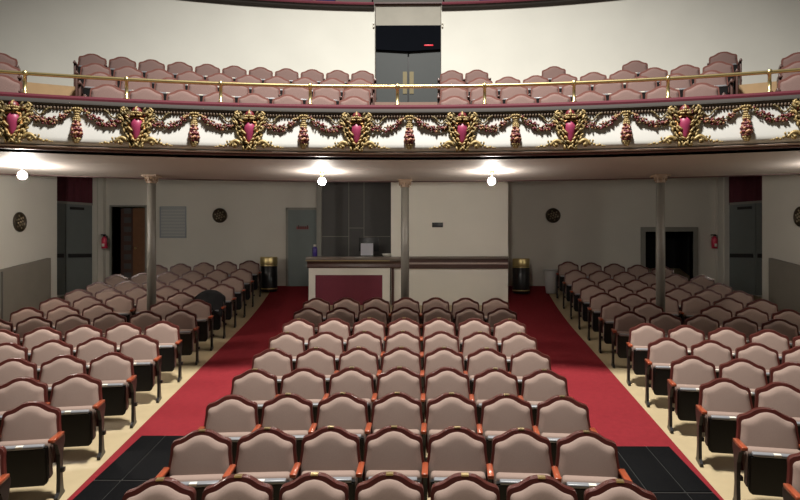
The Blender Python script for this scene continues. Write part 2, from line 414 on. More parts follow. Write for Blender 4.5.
# chair rail on the booth wall
cr = empty('chair_rail', (1.0, YC, bz(262, YC)), 0, 'long brown and cream double rail moulding across the pale booth wall', 'wall rail')
a, b = bx(404, YC), XE
mb = MB(); mb.rbox(a, b, YC - .09, YC, bz(259, YC), bz(256.2, YC), .01); child(mb, 'shelf', M['counter_top'], cr)
mb = MB(); mb.box(a, b, YC - .04, YC, bz(262.5, YC), bz(259, YC)); child(mb, 'upper_band', M['dkbrown'], cr)
mb = MB(); mb.rbox(a, b, YC - .06, YC, bz(264.3, YC), bz(262.5, YC), .008); child(mb, 'middle_band', M['mauve_trim'], cr)
mb = MB(); mb.box(a, b, YC - .045, YC, bz(268.5, YC), bz(264.3, YC)); child(mb, 'lower_band', M['dkbrown'], cr)

# wall sign
sg = empty('wall_sign', (bx(437.5, YC), YC, bz(225, YC)), 0, 'small black rectangular sign on the pale booth wall right of the column', 'sign')
mb = MB(); mb.rbox(bx(432, YC), bx(443, YC), YC - .02, YC, bz(227.3, YC), bz(222.6, YC), .006); child(mb, 'plate', M['black'], sg)

# things on the counter
zt = ZT + .01
p = Vector((bx(314.8, YC + .1), YC + .1, zt))
bt = empty('bottle', p, 0, 'purple bottle with a white cap at the left end of the counter', 'bottle')
mb = MB(); mb.lathe([(.05, 0), (.06, .01), (.06, .20), (.045, .235), (.03, .245)], 18, p); child(mb, 'body', M['purple'], bt)
mb = MB(); mb.lathe([(.036, .245), (.036, .29), (.03, .30)], 16, p); child(mb, 'cap', M['white_plate'], bt)
p = Vector((bx(366.8, YC + .12), YC + .12, zt))
ph = empty('paper_stand', p, 0, 'pale printed sheet in a small stand on the dark counter', 'stand')
T = Matrix.Translation(p) @ Matrix.Rotation(-0.18, 4, 'X')
mb = MB(); mb.box(-.15, .15, 0, .008, .03, .33, T); child(mb, 'sheet', M['paper'], ph)
mb = MB(); mb.box(-.16, .16, .008, .02, .0, .35, T); mb.box(-.16, .16, -.03, .01, 0, .02, T); child(mb, 'holder', M['black'], ph)
p = Vector((bx(372, YC + .4), YC + .4, zt))
mo = empty('monitor', p, 0, 'black desk monitor behind the pale sheet on the counter', 'monitor')
mb = MB(); mb.rbox(p.x - .33, p.x + .17, p.y, p.y + .04, zt + .12, zt + .47, .01); child(mb, 'screen', M['black'], mo)
mb = MB(); mb.rbox(p.x - .14, p.x - .04, p.y + .02, p.y + .06, zt, zt + .2, .008); child(mb, 'stem', M['black'], mo)
mb = MB(); mb.rbox(p.x - .22, p.x + .04, p.y - .08, p.y + .12, zt, zt + .015, .005); child(mb, 'foot', M['black'], mo)
p = Vector((bx(387, YC + .12), YC + .12, zt))
mb = MB(); mb.lathe([(.07, 0), (.11, .03), (.125, .075), (.115, .075), (.09, .03), (.0, .02)], 20, p)
o = mb.build('bowl', M['white_plate']); tag(o, 'small white bowl at the right end of the counter', 'bowl')

# ------------------------------------------------------------------ columns
def column(px, R, label):
    # point on circle R seen at px
    k = (px - 410.6) / F
    Y = 12.0
    for _ in range(30):
        X = bx(px, Y); Y = math.sqrt(R * R - X * X) - 10
    X = bx(px, Y); b = fz(Y); h = ZS - b
    r = empty('column', (X, Y, b), 0, label, 'column', 'iron columns under the balcony')
    mb = MB(); mb.lathe([(.13, 0), (.13, .12), (.11, .15), (.10, .18)], 20); mb.build('base', M['column'], r)
    mb = MB(); mb.lathe([(.082, .15), (.082, h * .5), (.078, h - .13)], 20); mb.build('shaft', M['column'], r)
    mb = MB(); mb.lathe([(.085, h - .15), (.095, h - .14), (.085, h - .12), (.10, h - .08), (.125, h - .05), (.125, h - .03)], 20); mb.box(-.135, .135, -.135, .135, h - .035, h - .0)
    for k in range(8):
        a = 2 * PI * k / 8; mb.blob((.105 * cos(a), .105 * sin(a), h - .085), .022, .022, .035)
    mb.build('capital', M['capital'], r)
    return X, Y
COLS = [column(151.5, 21.70, 'slim grey round column standing among the left stalls seats'),
        column(405, 21.95, 'slim grey round column in front of the counter and booth wall'),
        column(660.5, 21.70, 'slim grey round column standing among the right stalls seats')]

# ------------------------------------------------------------------ theatre seats
def half_to_full(h): return [(-x, zz) for x, zz in h] + [(x, zz) for x, zz in reversed(h[:-1])]
HO = [(.255, .34), (.268, .45), (.274, .55), (.272, .60), (.263, .655), (.256, .71), (.2535, .75), (.2535, .782), (.250, .805), (.241, .822), (.224, .833), (.198, .840), (.171, .849), (.143, .864), (.113, .883), (.082, .899), (.045, .908), (0, .911)]
def inset(h, side, top):
    out = []
    for (x, zz) in h:
        w = min(1.0, max(0.0, (zz - .70) / .12))
        out.append((max(0, x - side * (1 - .0 * w)), zz - top * w))
    return out
OUT = half_to_full(HO)                                   # closed by the bottom edge
INN = half_to_full(inset(HO, .022, .034))
SH = 0.20
def sh(x, y, zz): return (x, y - (.91 - zz) * SH, zz)
# backrest: wooden rail round the outline and a back panel
mb = MB(); n = len(OUT)
vs = []
for k, (x, zz) in enumerate(OUT):
    xi, zi = INN[k]
    vs += [sh(x, -.030, zz - .004), sh(x, -.016, zz), sh(x, .026, zz), sh(xi, .030, zi), sh(xi, -.032, zi)]
fs = []
for i in range(n - 1):
    for k in range(5): fs.append((5 * i + k, 5 * i + (k + 1) % 5, 5 * i + 5 + (k + 1) % 5, 5 * i + 5 + k))
fs.append((0, 1, 2, 3, 4)); fs.append(tuple(5 * (n - 1) + k for k in (4, 3, 2, 1, 0)))
mb.add(vs, fs)
half = [(x, zz) for x, zz in INN]
vs = [sh(x, .018, zz) for x, zz in half] + [sh(x, .028, zz) for x, zz in half]
m_ = len(half)
mb.add(vs, [tuple(range(m_)), tuple(range(2 * m_ - 1, m_ - 1, -1))] + [(i, (i + 1) % m_, (i + 1) % m_ + m_, i + m_) for i in range(m_)])
ME_back = mb.mesh('backrest', M['rail'])
# back cushion: loops shrinking towards the middle, pillowed
mb = MB(); loops = []
base = half_to_full(inset(HO, .021, .032))
base = base + [(x, .34) for x in (.15, .05, -.05, -.15)]
nb = len(base)
def offset(pts, d):
    out = []
    for k in range(nb):
        ax, az = pts[k - 1]; px_, pz_ = pts[k]; qx, qz = pts[(k + 1) % nb]
        n1 = Vector((pz_ - az, -(px_ - ax))); n2 = Vector((qz - pz_, -(qx - px_)))
        n_ = (n1.normalized() + n2.normalized()).normalized()
        g = Vector((0 - px_, .58 - pz_)).normalized()
        if n_.dot(g) < 0: n_ = -n_
        c_ = max(.55, n_.dot(g))
        out.append((px_ + g.x * d / c_, pz_ + g.y * d / c_))
    return out
loops = [(base, .016), (base, -.018)]
for d in (.003, .008, .015, .024, .034, .044, .054):
    q = d / .056; loops.append((offset(base, d), -.020 - .050 * (1 - (1 - q) ** 2) ** .5))
L0 = loops[-1][0]; Y0 = loops[-1][1]
for tt in (.88, .74, .58, .40, .2):
    loops.append(([(x * tt, .60 + (zz - .60) * tt) for x, zz in L0], Y0))
def dome(x, zz): return .022 * max(0, 1 - (x / .27) ** 2) * max(0, 1 - ((zz - .60) / .32) ** 2)
vs = []
for li, (pl, y) in enumerate(loops):
    for (x, zz) in pl: vs.append(sh(x, y - (dome(x, zz) if li > 1 else 0), zz))
vs.append(sh(0, Y0 - dome(0, .6), .60))
fs = []
for i in range(len(loops) - 1):
    for k in range(nb): fs.append((i * nb + k, i * nb + (k + 1) % nb, (i + 1) * nb + (k + 1) % nb, (i + 1) * nb + k))
for k in range(nb): fs.append(((len(loops) - 1) * nb + k, (len(loops) - 1) * nb + (k + 1) % nb, len(vs) - 1))
mb.add(vs, fs, True)
ME_bcush = mb.mesh('back_cushion', M['fabric'])
# folded-up seat: black pan in front, fabric cushion behind it
def tiltT(): return Matrix.Translation((0, -.215, .17)) @ Matrix.Rotation(0.13, 4, 'X')
T = tiltT()
mb = MB()
po = [(-.19, .0), (.19, .0), (.215, .02), (.228, .06), (.232, .38), (-.232, .38), (-.228, .06), (-.215, .02)]
mb.prism(po, -.052, -.012, 'y', T)
mb.prism([(x * .94, .012 + zz * .93) for x, zz in po], -.062, -.05, 'y', T)
ME_pan = mb.mesh('seat_pan', M['pan'])
mb = MB(); mb.rbox(-.233, .233, -.012, .098, .03, .415, .03, T)
ME_scush = mb.mesh('seat_cushion', M['fabric'])
mb = MB(); mb.rbox(-.205, .205, -.066, -.010, .372, .405, .01, T)
ME_edge = mb.mesh('seat_edge', M['edge'])
mb = MB(); mb.box(-.03, .03, -.0685, -.03, .388, .4065, T)
ME_num = mb.mesh('number_plate', M['white_plate'])
mb = MB(); mb.rbox(-.307, -.253, -.36, -.07, .588, .622, .007)
ME_arm = mb.mesh('armrest', M['arm'])
mb = MB()
pr = [(-.31, .585), (-.09, .585), (-.05, .585), (-.03, .57), (-.03, .53), (-.075, .42), (-.09, .20), (-.06, .05), (-.03, .02), (-.03, -.005), (-.23, -.012), (-.23, .02), (-.17, .05), (-.16, .20), (-.17, .42), (-.24, .54), (-.31, .565)]
mb.prism(pr, -.297, -.263, 'x')
mb.box(-.262, -.235, -.15, -.10, .24, .28)
ME_std = mb.mesh('standard', M['iron'])
mb = MB(); mb.box(-.027, .027, -.034, .012, .902, .9135)
ME_brass = mb.mesh('brass_plate', M['plate_brass'])

mb = MB(); mb.rbox(-.018, .018, -.31, -.03, .0, .66, .01)
ME_end = mb.mesh('end_panel', M['dkbrown'])
def part(name, me, parent):
    o = bpy.data.objects.new(name, me); COL.objects.link(o); o.parent = parent; return o
proto_done = [None]
def new_seat():
    r = bpy.data.objects.new('theater_seat', None); COL.objects.link(r); r.empty_display_size = .1
    part('backrest', ME_back, r); part('back_cushion', ME_bcush, r)
    pan = part('seat_pan', ME_pan, r); part('seat_cushion', ME_scush, r)
    part('seat_edge', ME_edge, pan); part('number_plate', ME_num, pan)
    part('armrest', ME_arm, r); part('standard', ME_std, r)
    return r
SEAT0 = new_seat()
SEAT_SRC = [(c, list(c.children)) for c in SEAT0.children]
used = [False]
def seat(R, th, zz, label, group, brass=False, last=False, fabric=None, yc=-10.0):
    if not used[0]:
        r = SEAT0; used[0] = True
        kids = list(r.children)
    else:
        r = SEAT0.copy(); COL.objects.link(r); kids = []
        for ch, gs in SEAT_SRC:
            c = ch.copy(); c.parent = r; COL.objects.link(c); kids.append(c)
            for g in gs:
                d = g.copy(); d.parent = c; COL.objects.link(d)
    r.location = (R * sin(th), R * cos(th) + yc, zz); r.rotation_euler = (0, 0, -th)
    tag(r, label, 'seat', group)
    if brass:
        part('brass_plate', ME_brass, kids[0])['label'] = 'small brass plate'
    extra = []
    if last:
        a = part('armrest', ME_arm, r); a.location = (.56, 0, 0)
        s = part('standard', ME_std, r); s.location = (.56, 0, 0); extra = [a]
    if fabric:
        for c in list(r.children) if r is SEAT0 else kids + extra:
            if c.data is ME_arm: c.data = recolour(c.data, M['dkbrown'])
            if c.data is ME_back and fabric is not M['navy']: c.data = recolour(c.data, M['bal_rail'])
            if c.data in (ME_bcush, ME_scush):
                c.data = recolour(c.data, fabric)
    return r
RC = {}
def end_panel(r, side):
    o = part('end_panel', ME_end, r); o.location = (side * .285, 0, 0); return o
def recolour(me, m):
    k = (me.name, m.name)
    if k not in RC: RC[k] = me.copy(); RC[k].materials[0] = m
    return RC[k]
SW = 0.56
NB = {(3, 1), (4, 2), (4, 5), (5, 7), (6, 2), (6, 5), (7, 2), (7, 6)}
PH = ['', 'leftmost seat', 'second seat from left', 'third seat from left', 'middle seat', 'third seat from right', 'second seat from right', 'rightmost seat']
def rowname(i, n): return 'nearest row' if i == 1 else ('back row' if i == n else ORD[i] + ' nearest row')
def R_(i): return 14.48 + .855 * (i - 1)
for i in range(1, 10):
    R = R_(i)
    for k in range(1, 8):
        th = (k - 4) * SW / R; Y = R * cos(th) - 10
        lab = f'mauve cherry-framed {PH[k]} in the {rowname(i, 9)} of the centre block'
        seat(R, th, fz(Y), lab, 'folding seats in the centre block', brass=(i <= 7 and (i, k) not in NB), last=(k == 7))
COUNT = {2: 3, 3: 3, 4: 4, 5: 4, 6: 5, 7: 6, 8: 6, 9: 6, 10: 6, 11: 6, 12: 6, 13: 6, 14: 5}
# seats left out where the columns stand
SIDE = {-1: 'left', 1: 'right'}
for s_ in (-1, 1):
    cxx, cyy = COLS[0 if s_ < 0 else 2]
    gone = 0
    for i in range(2, 15):
        R = R_(i) + (0.12 if s_ < 0 else 0); xin = 3.55 + .045 * (i - 3) + (0.05 if s_ < 0 else 0)
        t0 = math.asin(xin / R)
        off = 0.0; cnt = 0
        for k in range(COUNT[i]):
            th = s_ * (t0 + (k * SW + off) / R); X = R * sin(th); Y = R * cos(th) - 10
            if i == 9 and abs(X - cxx) < .32: continue
            if i == 10 and math.hypot(X - cxx, (Y - .25) - cyy) < 0.30: pass
            cnt += 1
            lab = f'mauve seat {ORD[cnt]} from the aisle in the {rowname(i - 1, 13)} of the {SIDE[s_]} block'
            last = (k == COUNT[i] - 1) if s_ > 0 else (k == 0)
            seat(R, th, fz(Y), lab, f'folding seats in the {SIDE[s_]} block', last=last)
# balcony seats
BW = 0.555
BR = [('front row', 14.2, 1.70, 8, 8, set()), ('second row', 15.25, 2.165, 9, 9, set()), ('third row', 16.3, 2.60, 10, 10, set()), ('back row', 17.38, 3.085, 11, 11, {3, 4, 6, 7, 9, 10})]
for nm, R, h, nl, nr, miss in BR:
    base = {8: .86, 9: .92, 10: .96, 11: 1.0}[nl]
    for s_, n_ in ((-1, nl), (1, nr)):
        cnt = 0
        ks = [k for k in range(n_) if not (s_ > 0 and (k + 1) in miss)]
        if s_ > 0 and nl == 11: ks = [0, 1, 4, 7, 10]
        for j, k in enumerate(ks):
            th = s_ * (base - (.02 if s_ > 0 else 0) + k * BW) / R
            nbr = (k + 1) in ks if s_ > 0 else k == 0
            last = (not nbr) if s_ > 0 else (k == 0)
            lab = f'mauve balcony seat {ORD[j + 1]} from the middle door in the {nm} {SIDE[s_]} of it'
            r_ = seat(R, th, z(h), lab, f'balcony seats {SIDE[s_]} of the middle door', last=last, yc=YS, fabric=M['bal_fabric'])
            if k in (0, n_ - 1): end_panel(r_, (1 if k else -1) * s_)['label'] = 'dark brown row-end panel'
    # side blocks beyond the balcony aisles
    for s_ in (-1, 1):
        pxt = 2 if s_ < 0 else 797
        if R > 17: continue
        t0 = min((abs(bx(pxt, R * cos(t) + YS) - s_ * R * sin(t)), t) for t in [.36 + .002 * i for i in range(90)])[1]
        lab = f'mauve balcony seat at the far {SIDE[s_]} edge beyond the aisle, {nm}'
        r_ = seat(R, s_ * t0, z(h), lab, f'balcony seats beyond the {SIDE[s_]} aisle', last=True, yc=YS, fabric=M['bal_fabric']); end_panel(r_, -s_)['label'] = 'dark brown row-end panel'
# navy gallery seats seen over the ledge
for s_, ss in ((-1, (2.05, 2.61, 3.17, 3.73)), (1, (2.0, 2.56, 3.12, 3.68))):
    for j, s1 in enumerate(ss):
        R = 19.95
        seat(R, s_ * s1 / R, z(5.4), f'navy seat {ORD[j + 1]} from the middle in the top gallery, {SIDE[s_]} side', f'navy gallery seats on the {SIDE[s_]}', last=(j == 3 if s_ > 0 else j == 0), fabric=M['navy'], yc=YW)

# ------------------------------------------------------------------ balcony rail
rr = 18.98; zr = z(2.445)
br = empty('balcony_rail', (0, rr - 10, z(2.16)), 0, 'long curved brass rail on short posts along the balcony ledge', 'rail')
mb = MB(); mb.tube([(rr * sin(t), rr * cos(t) - 10, zr) for t in [(-.40 + .80 * i / 120) for i in range(121)]], .026, 10)
child(mb, 'top_rail', M['brass'], br)
for k in range(-5, 6):
    t = (-.087 + k * 1.30) / rr; p = (rr * sin(t), rr * cos(t) - 10, 0)
    mb = MB(); mb.lathe([(.045, z(2.16)), (.045, z(2.175)), (.025, z(2.185)), (.022, zr - .03), (.034, zr - .028), (.038, zr), (.03, zr + .03), (.012, zr + .04)], 14, p)
    child(mb, 'post', M['brass'], br)

# ------------------------------------------------------------------ plaster ornaments of the balcony front
RF = 18.935
TILT = -0.10
def onfront(s, zz, out=0.0):
    t = s / 19.0; r = RF - out
    return Vector((r * sin(t), r * cos(t) - 10, zz))
def frame_at(s):
    t = s / 19.0
    return Matrix.Rotation(-t, 3, 'Z')
# cartouche prototype in local coords: x right, -y towards the viewer, z up (0 = middle of frieze at z(1.74))
def spiral(cx, cz, r0, r1, a0, a1, n=16):
    return [Vector((cx + (r0 + (r1 - r0) * i / n) * cos(a0 + (a1 - a0) * i / n), 0, cz + (r0 + (r1 - r0) * i / n) * sin(a0 + (a1 - a0) * i / n))) for i in range(n + 1)]
def fr(zz):  # frieze belly: local y of the surface at height zz (rel. to z(1.74))
    return 0.0 if abs(zz) < .12 else -(-.0 + (abs(zz) - .12) ** 2 * -1.2)
rnd = random.Random(3)
ct_names = []
def cartouche_meshes():
    out = {}
    # jewel: an upturned pear
    mb = MB(); prof = []
    N = 22; vs = []; fs = []
    zs = [(.135, .0), (.13, .03), (.115, .055), (.09, .072), (.055, .080), (.02, .079), (-.02, .072), (-.06, .060), (-.10, .048), (-.14, .036), (-.17, .022), (-.185, .0)]
    for zz, r in zs:
        for k in range(N): a = 2 * PI * k / N; vs.append((r * cos(a), -.05 + r * .75 * sin(a), zz))
    for i in range(len(zs) - 1):
        for k in range(N): fs.append((i * N + k, i * N + (k + 1) % N, (i + 1) * N + (k + 1) % N, (i + 1) * N + k))
    mb.add(vs, fs, True); out['jewel'] = mb.mesh('jewel', M['jewel'])
    mb = MB()
    rim = [(r * 1.22 + .006, zz * 1.07) for zz, r in zs]
    pts = [Vector((x, -.055, zz)) for x, zz in rim] + [Vector((-x, -.055, zz)) for x, zz in reversed(rim[1:-1])]
    mb.tube(pts, .016, 6, closed=True)
    for q in pts[::2]: mb.blob(q + Vector((q.x * .18, -.01, 0)), .017, .014, .02)
    out['rim'] = mb.mesh('rim', M['gold_rim'])
    # scrolled leaf frame on a solid shield
    mb = MB(); mb.cur = 1
    sh_ = [(.0, -.27), (.07, -.25), (.10, -.20), (.12, -.12), (.15, -.03), (.175, .06), (.19, .14), (.18, .21), (.14, .25), (.08, .235), (.0, .22)]
    pol = sh_ + [(-x, zz) for x, zz in reversed(sh_[1:-1])]
    mb.prism(pol, -.03, .01, 'y'); mb.cur = 0
    for s in (-1, 1):
        for i in range(9):
            zz = .25 - i * .062
            w = [.20, .225, .215, .185, .17, .155, .14, .115, .08][i]
            for j in range(3):
                x = s * (w - j * .045 + rnd.uniform(-.012, .012)); a = s * rnd.uniform(.2, 1.0)
                T = Matrix.Rotation(a, 3, 'Y')
                mb.cur = rnd.choice((0, 0, 1))
                mb.blob((x, -.035 - .02 * j - rnd.uniform(0, .02), zz + rnd.uniform(-.02, .02)), .017, .02, .042, T)
        mb.cur = 0
        sp = spiral(s * .165, .235, .055, .012, PI / 2 if s > 0 else PI / 2, PI / 2 - s * 3.6 * PI / 1.4, 18)
        mb.tube([q + Vector((0, -.05, 0)) for q in sp], .016, 6)
        sp = spiral(s * .155, .04, .045, .012, -PI / 2, -PI / 2 + s * 5.5, 14)
        mb.tube([q + Vector((0, -.05, 0)) for q in sp], .014, 6)
        for q in range(6):
            f = q / 5
            mb.blob((s * (.20 - .12 * f), -.04, .14 - .40 * f), .02, .025, .035)
    mb.cur = 1
    for q in range(5): mb.blob((rnd.uniform(-.05, .05), -.05, -.22 - q * .014), .03, .03, .022)
    out['scroll_frame'] = mb.mesh('scroll_frame', [M['gold'], M['gold_dark']])
    # crown above
    mb = MB(); mb.lathe([(.062, .185), (.070, .21), (.066, .25), (.05, .28), (.025, .297), (.0, .30)], 14, (0, -.05, 0))
    out['crown'] = mb.mesh('crown', M['red_flower'])
    mb = MB()
    for k in range(9):
        a = PI + PI * k / 8; mb.blob((.073 * cos(a), -.05 + .072 * sin(a), .205), .018, .016, .02)
    mb.tube([(0, -.125, .205), (0, -.118, .25), (0, -.095, .285), (0, -.05, .308)], .012, 6); mb.blob((0, -.12, .24), .022, .015, .026)
    for s in (-1, 1): mb.blob((s * .055, -.105, .17), .03, .02, .02); mb.blob((s * .03, -.12, .165), .025, .02, .018)
    out['crown_beads'] = mb.mesh('crown_beads', M['gold'])
    # lower acanthus scrolls, one each side
    for s in (-1, 1):
        mb = MB(); mb.cur = 0
        arch = [Vector((s * (.12 + .17 * i / 12), -.04, -.235 + .085 * sin(PI * min(1, .15 + .8 * i / 12)))) for i in range(13)]
        mb.tube(arch, .02, 6, rads=[.030 - .012 * abs(i / 12 - .4) for i in range(13)])
        mb.tube([q + Vector((0, -.045, 0)) for q in spiral(s * .205, -.215, .042, .01, PI / 2, PI / 2 - s * 6.5, 16)], .013, 6)
        mb.blob((s * .205, -.06, -.215), .022, .02, .022)
        mb.cur = 1
        for i in range(6): mb.blob((s * (.15 + .03 * i), -.045, -.185 + .02 * sin(i * 2.0)), .018, .018, .026, Matrix.Rotation(s * .5, 3, 'Y'))
        mb.cur = 0
        mb.blob((s * .315, -.05, -.165), .016, .018, .026)
        for i, (dx, dz, r) in enumerate(((.33, -.215, .026), (.37, -.235, .022), (.41, -.225, .024), (.45, -.24, .018), (.48, -.243, .013))): mb.blob((s * dx, -.04, dz), r, .022, r * .9)
        out['acanthus_%d' % s] = mb.mesh('acanthus_scroll', [M['gold'], M['gold_dark']])
    return out
CM = cartouche_meshes()
ZM = z(1.735)
PER = 1.572; S0 = .094
FRN = ['first', 'second', 'third', 'fourth', 'fifth', 'sixth', 'seventh', 'eighth']
for q in range(8):
    s = S0 + (q - 3.5) * PER
    pp = onfront(s, ZM)
    lab = f'gilded cartouche with pink jewel, {FRN[q]} from left on the balcony front' if q not in (0, 7) else f'gilded cartouche with pink jewel at the {"left" if q == 0 else "right"} end of the balcony front'
    r = empty('cartouche', pp, -s / 19.0, lab, 'ornament', 'gilded cartouches on the balcony front'); r.rotation_euler[0] = TILT
    part('jewel', CM['jewel'], r)['label'] = 'pink pear-shaped jewel'
    f = part('scroll_frame', CM['scroll_frame'], r); part('rim', CM['rim'], f)
    c = part('crown', CM['crown'], r); part('crown_beads', CM['crown_beads'], c)
    part('acanthus_scroll', CM['acanthus_-1'], r); part('acanthus_scroll', CM['acanthus_1'], r)
# swags between cartouches and pendants
def swag_mesh(flip, seed):
    rn = random.Random(seed); L = PER / 2 - .22
    f = MB(); g = MB()
    for i in range(76):
        u = (i + .5) / 76; x = (u - .5) * L * 1.06
        zz = .215 - .165 * (1 - (2 * u - 1) ** 2)
        thick = .020 + .024 * (1 - (2 * u - 1) ** 2)
        for j in range(2):
            dx, dz = rn.uniform(-thick, thick), rn.uniform(-thick, thick)
            r = rn.uniform(.012, .022)
            m = rn.random()
            if m < .46: f.cur = 0; f.blob((x + dx, -.012 - rn.uniform(0, .03), zz + dz), r, r, r)
            elif m < .60: f.cur = 1; f.blob((x + dx, -.018 - rn.uniform(0, .03), zz + dz), r * .8, r, r * .8)
            else: g.blob((x + dx, -.01 - rn.uniform(0, .025), zz + dz), r * .7, r, r * 1.4, Matrix.Rotation(rn.uniform(-1.5, 1.5), 3, 'Y'))
    # loose ribbon end
    s = -1 if flip else 1
    pts = [Vector((s * (.20 - .25 * u), -.02, .235 - .075 * sin(PI * u) + .02 * sin(9 * u))) for u in [i / 12 for i in range(13)]]
    g.tube(pts, .012, 6)
    for q in pts[::2]: g.blob(q, .02, .018, .018)
    return f.mesh('flowers', [M['red_flower'], M['pink_flower']]), g.mesh('leaves', M['gold_dark'])
SWM = {(fl, v): swag_mesh(fl, 10 + v + 5 * fl) for fl in (0, 1) for v in (0, 1)}
def pend_mesh():
    f = MB(); g = MB(); rn = random.Random(5)
    for dz, w, n in ((.05, .03, 5), (.01, .055, 8), (-.03, .055, 8), (-.07, .075, 11), (-.115, .075, 11), (-.155, .05, 7)):
        for k in range(n):
            a = PI + PI * (k + .5) / n; r = rn.uniform(.02, .03)
            f.cur = 0 if rn.random() < .8 else 1
            f.blob((w * .82 * cos(a), -.03 + w * .7 * sin(a), dz + rn.uniform(-.012, .012)), r, r, r)
    for dz, w in ((.24, .05), (.20, .035), (.165, .02), (.13, .02), (.10, .035), (.07, .04)):
        for k in range(4):
            a = PI + PI * (k + .5) / 4; g.blob((w * cos(a), -.035 + w * .6 * sin(a), dz), .02, .018, .022)
    for s in (-1, 1):
        for i in range(5): g.blob((s * (.03 + .03 * i), -.035, .235 - .012 * i + rn.uniform(-.01, .01)), .022, .018, .018)
    t = MB()
    for dz, w in ((-.19, .045), (-.215, .03), (-.235, .018)):
        for k in range(4):
            a = PI + PI * (k + .5) / 4; t.blob((w * cos(a), -.035 + w * .6 * sin(a), dz), .02, .018, .022)
    return f.mesh('fruit', [M['red_flower'], M['pink_flower']]), g.mesh('ribbon', M['gold']), t.mesh('tip', M['gold'])
PM = pend_mesh()
pi_ = 0; si = 0
for q in range(8):
    if q < 7:
        s = S0 + (q - 3) * PER
        r = empty('fruit_pendant', onfront(s, ZM), -s / 19.0, f'crimson fruit pendant on a gold ribbon, {FRN[q]} from left on balcony front', 'ornament', 'fruit pendants on the balcony front'); r.rotation_euler[0] = TILT
        part('fruit', PM[0], r); part('ribbon', PM[1], r)['label'] = 'gold ribbon'; part('tip', PM[2], r)['label'] = 'gold leaf tip'
        for d in (-1, 1):
            ss = s + d * (PER / 4 + .01)
            r = empty('flower_swag', onfront(ss, ZM), -ss / 19.0, f'crimson and gold flower swag just {"left" if d < 0 else "right"} of the {FRN[q]} fruit pendant from left', 'ornament', 'flower swags on the balcony front'); r.rotation_euler[0] = TILT
            fm, gm = SWM[(0 if d > 0 else 1, q % 2)]
            part('flowers', fm, r); part('leaves', gm, r)['label'] = 'gold leaves'

# ------------------------------------------------------------------ lamps under the balcony
M['globe_weak'] = mat('weak_lamp_globe', (255, 250, 240), 0.4, emit=(255, 247, 236), estr=280.0)
def lamp(X, label, Rl=20.7, m='globe'):
    Y = math.sqrt(Rl * Rl - X * X) - 10
    r = empty('ceiling_lamp', (X, Y, ZS), 0, label, 'lamp', 'globe lamps under the balcony')
    mb = MB(); mb.lathe([(.055, 0), (.055, -.012), (.04, -.03), (.02, -.065), (.008, -.08)], 16); mb.build('canopy', M['dull_brass'], r)
    mb = MB(); mb.lathe([(.006, -.07), (.006, -.10)], 8); mb.lathe([(.018, -.09), (.026, -.10), (.026, -.115)], 12); mb.build('stem', M['brass'], r)
    mb = MB(); mb.blob((0, 0, -.175), .068, .068, .068, sub=3); mb.build('globe', M[m], r)['label'] = 'glowing white globe'
lamp(-1.48, 'glowing globe lamp hanging under the balcony above the ticket counter')
lamp(1.53, 'glowing globe lamp hanging under the balcony before the pale booth wall')
lamp(-6.24, 'glowing globe lamp hanging under the balcony at the far left', m='globe_strong')
lamp(6.75, 'glowing globe lamp under the balcony at the far right edge', m='globe_weak')

# ------------------------------------------------------------------ doors
def arr(s): return s
# panel door in the back wall beside the counter
d0, d1 = bx(288.5, YB), bx(318, YB); dz1 = bz(210, YB, 300); dz0 = fz(YB)
mb = MB(); mb.box(d0, d1, YB - .05, YB - .005, dz0, dz1)
dr = mb.build('door_1', M['door_green']); tag(dr, 'closed grey green panel door in the back wall left of the counter', kind='structure')
mb = MB()
w = d1 - d0
for (a, b) in ((.08, .52), (.60, .84), (.92, 1.16), (1.24, 1.48), (1.56, 1.95)):
    mb.box(d0 + .1, d1 - .1, YB - .062, YB - .05, dz0 + a, dz0 + b)
mb.build('door_panel', M['door_green'], dr)
mb = MB(); mb.box(d0 - .06, d0, YB - .07, YB, dz0, dz1 + .06); mb.box(d1, d1 + .06, YB - .07, YB, dz0, dz1 + .06); mb.box(d0 - .06, d1 + .06, YB - .07, YB, dz1, dz1 + .06)
struct('trim_1', mb, M['frame'])
ds = empty('door_sign', (bx(303, YB), YB - .062, bz(227, YB)), 0, 'faded red sign on the grey panel door', 'sign')
mb = MB(); mb.box(bx(297, YB), bx(309, YB), YB - .07, YB - .0625, bz(229.3, YB), bz(226.5, YB)); child(mb, 'plate', M['sign_red'], ds)
mb = MB()
for k, px in enumerate((298.5, 300.2, 302, 303.8, 305.6, 307.4)): mb.box(bx(px, YB), bx(px + 1.1, YB), YB - .073, YB - .0695, bz(228.9, YB), bz(226.3 - (1.0 if k in (0, 5) else 0), YB))
child(mb, 'marks', M['maroon_dark'], ds)
# frames of the two openings
for nm, x0, x1, z1, w in (('trim_2', XL0, XL1, ZL, .05), ('trim_3', XR0, XR1, ZR, .12)):
    b_ = fz(YB); mb = MB()
    mb.box(x0 - w, x0, YB - .04, YB + .2, b_, z1 + w); mb.box(x1, x1 + w, YB - .04, YB + .2, b_, z1 + w); mb.box(x0, x1, YB - .04, YB + .2, z1, z1 + w)
    struct(nm, mb, M['frame'])
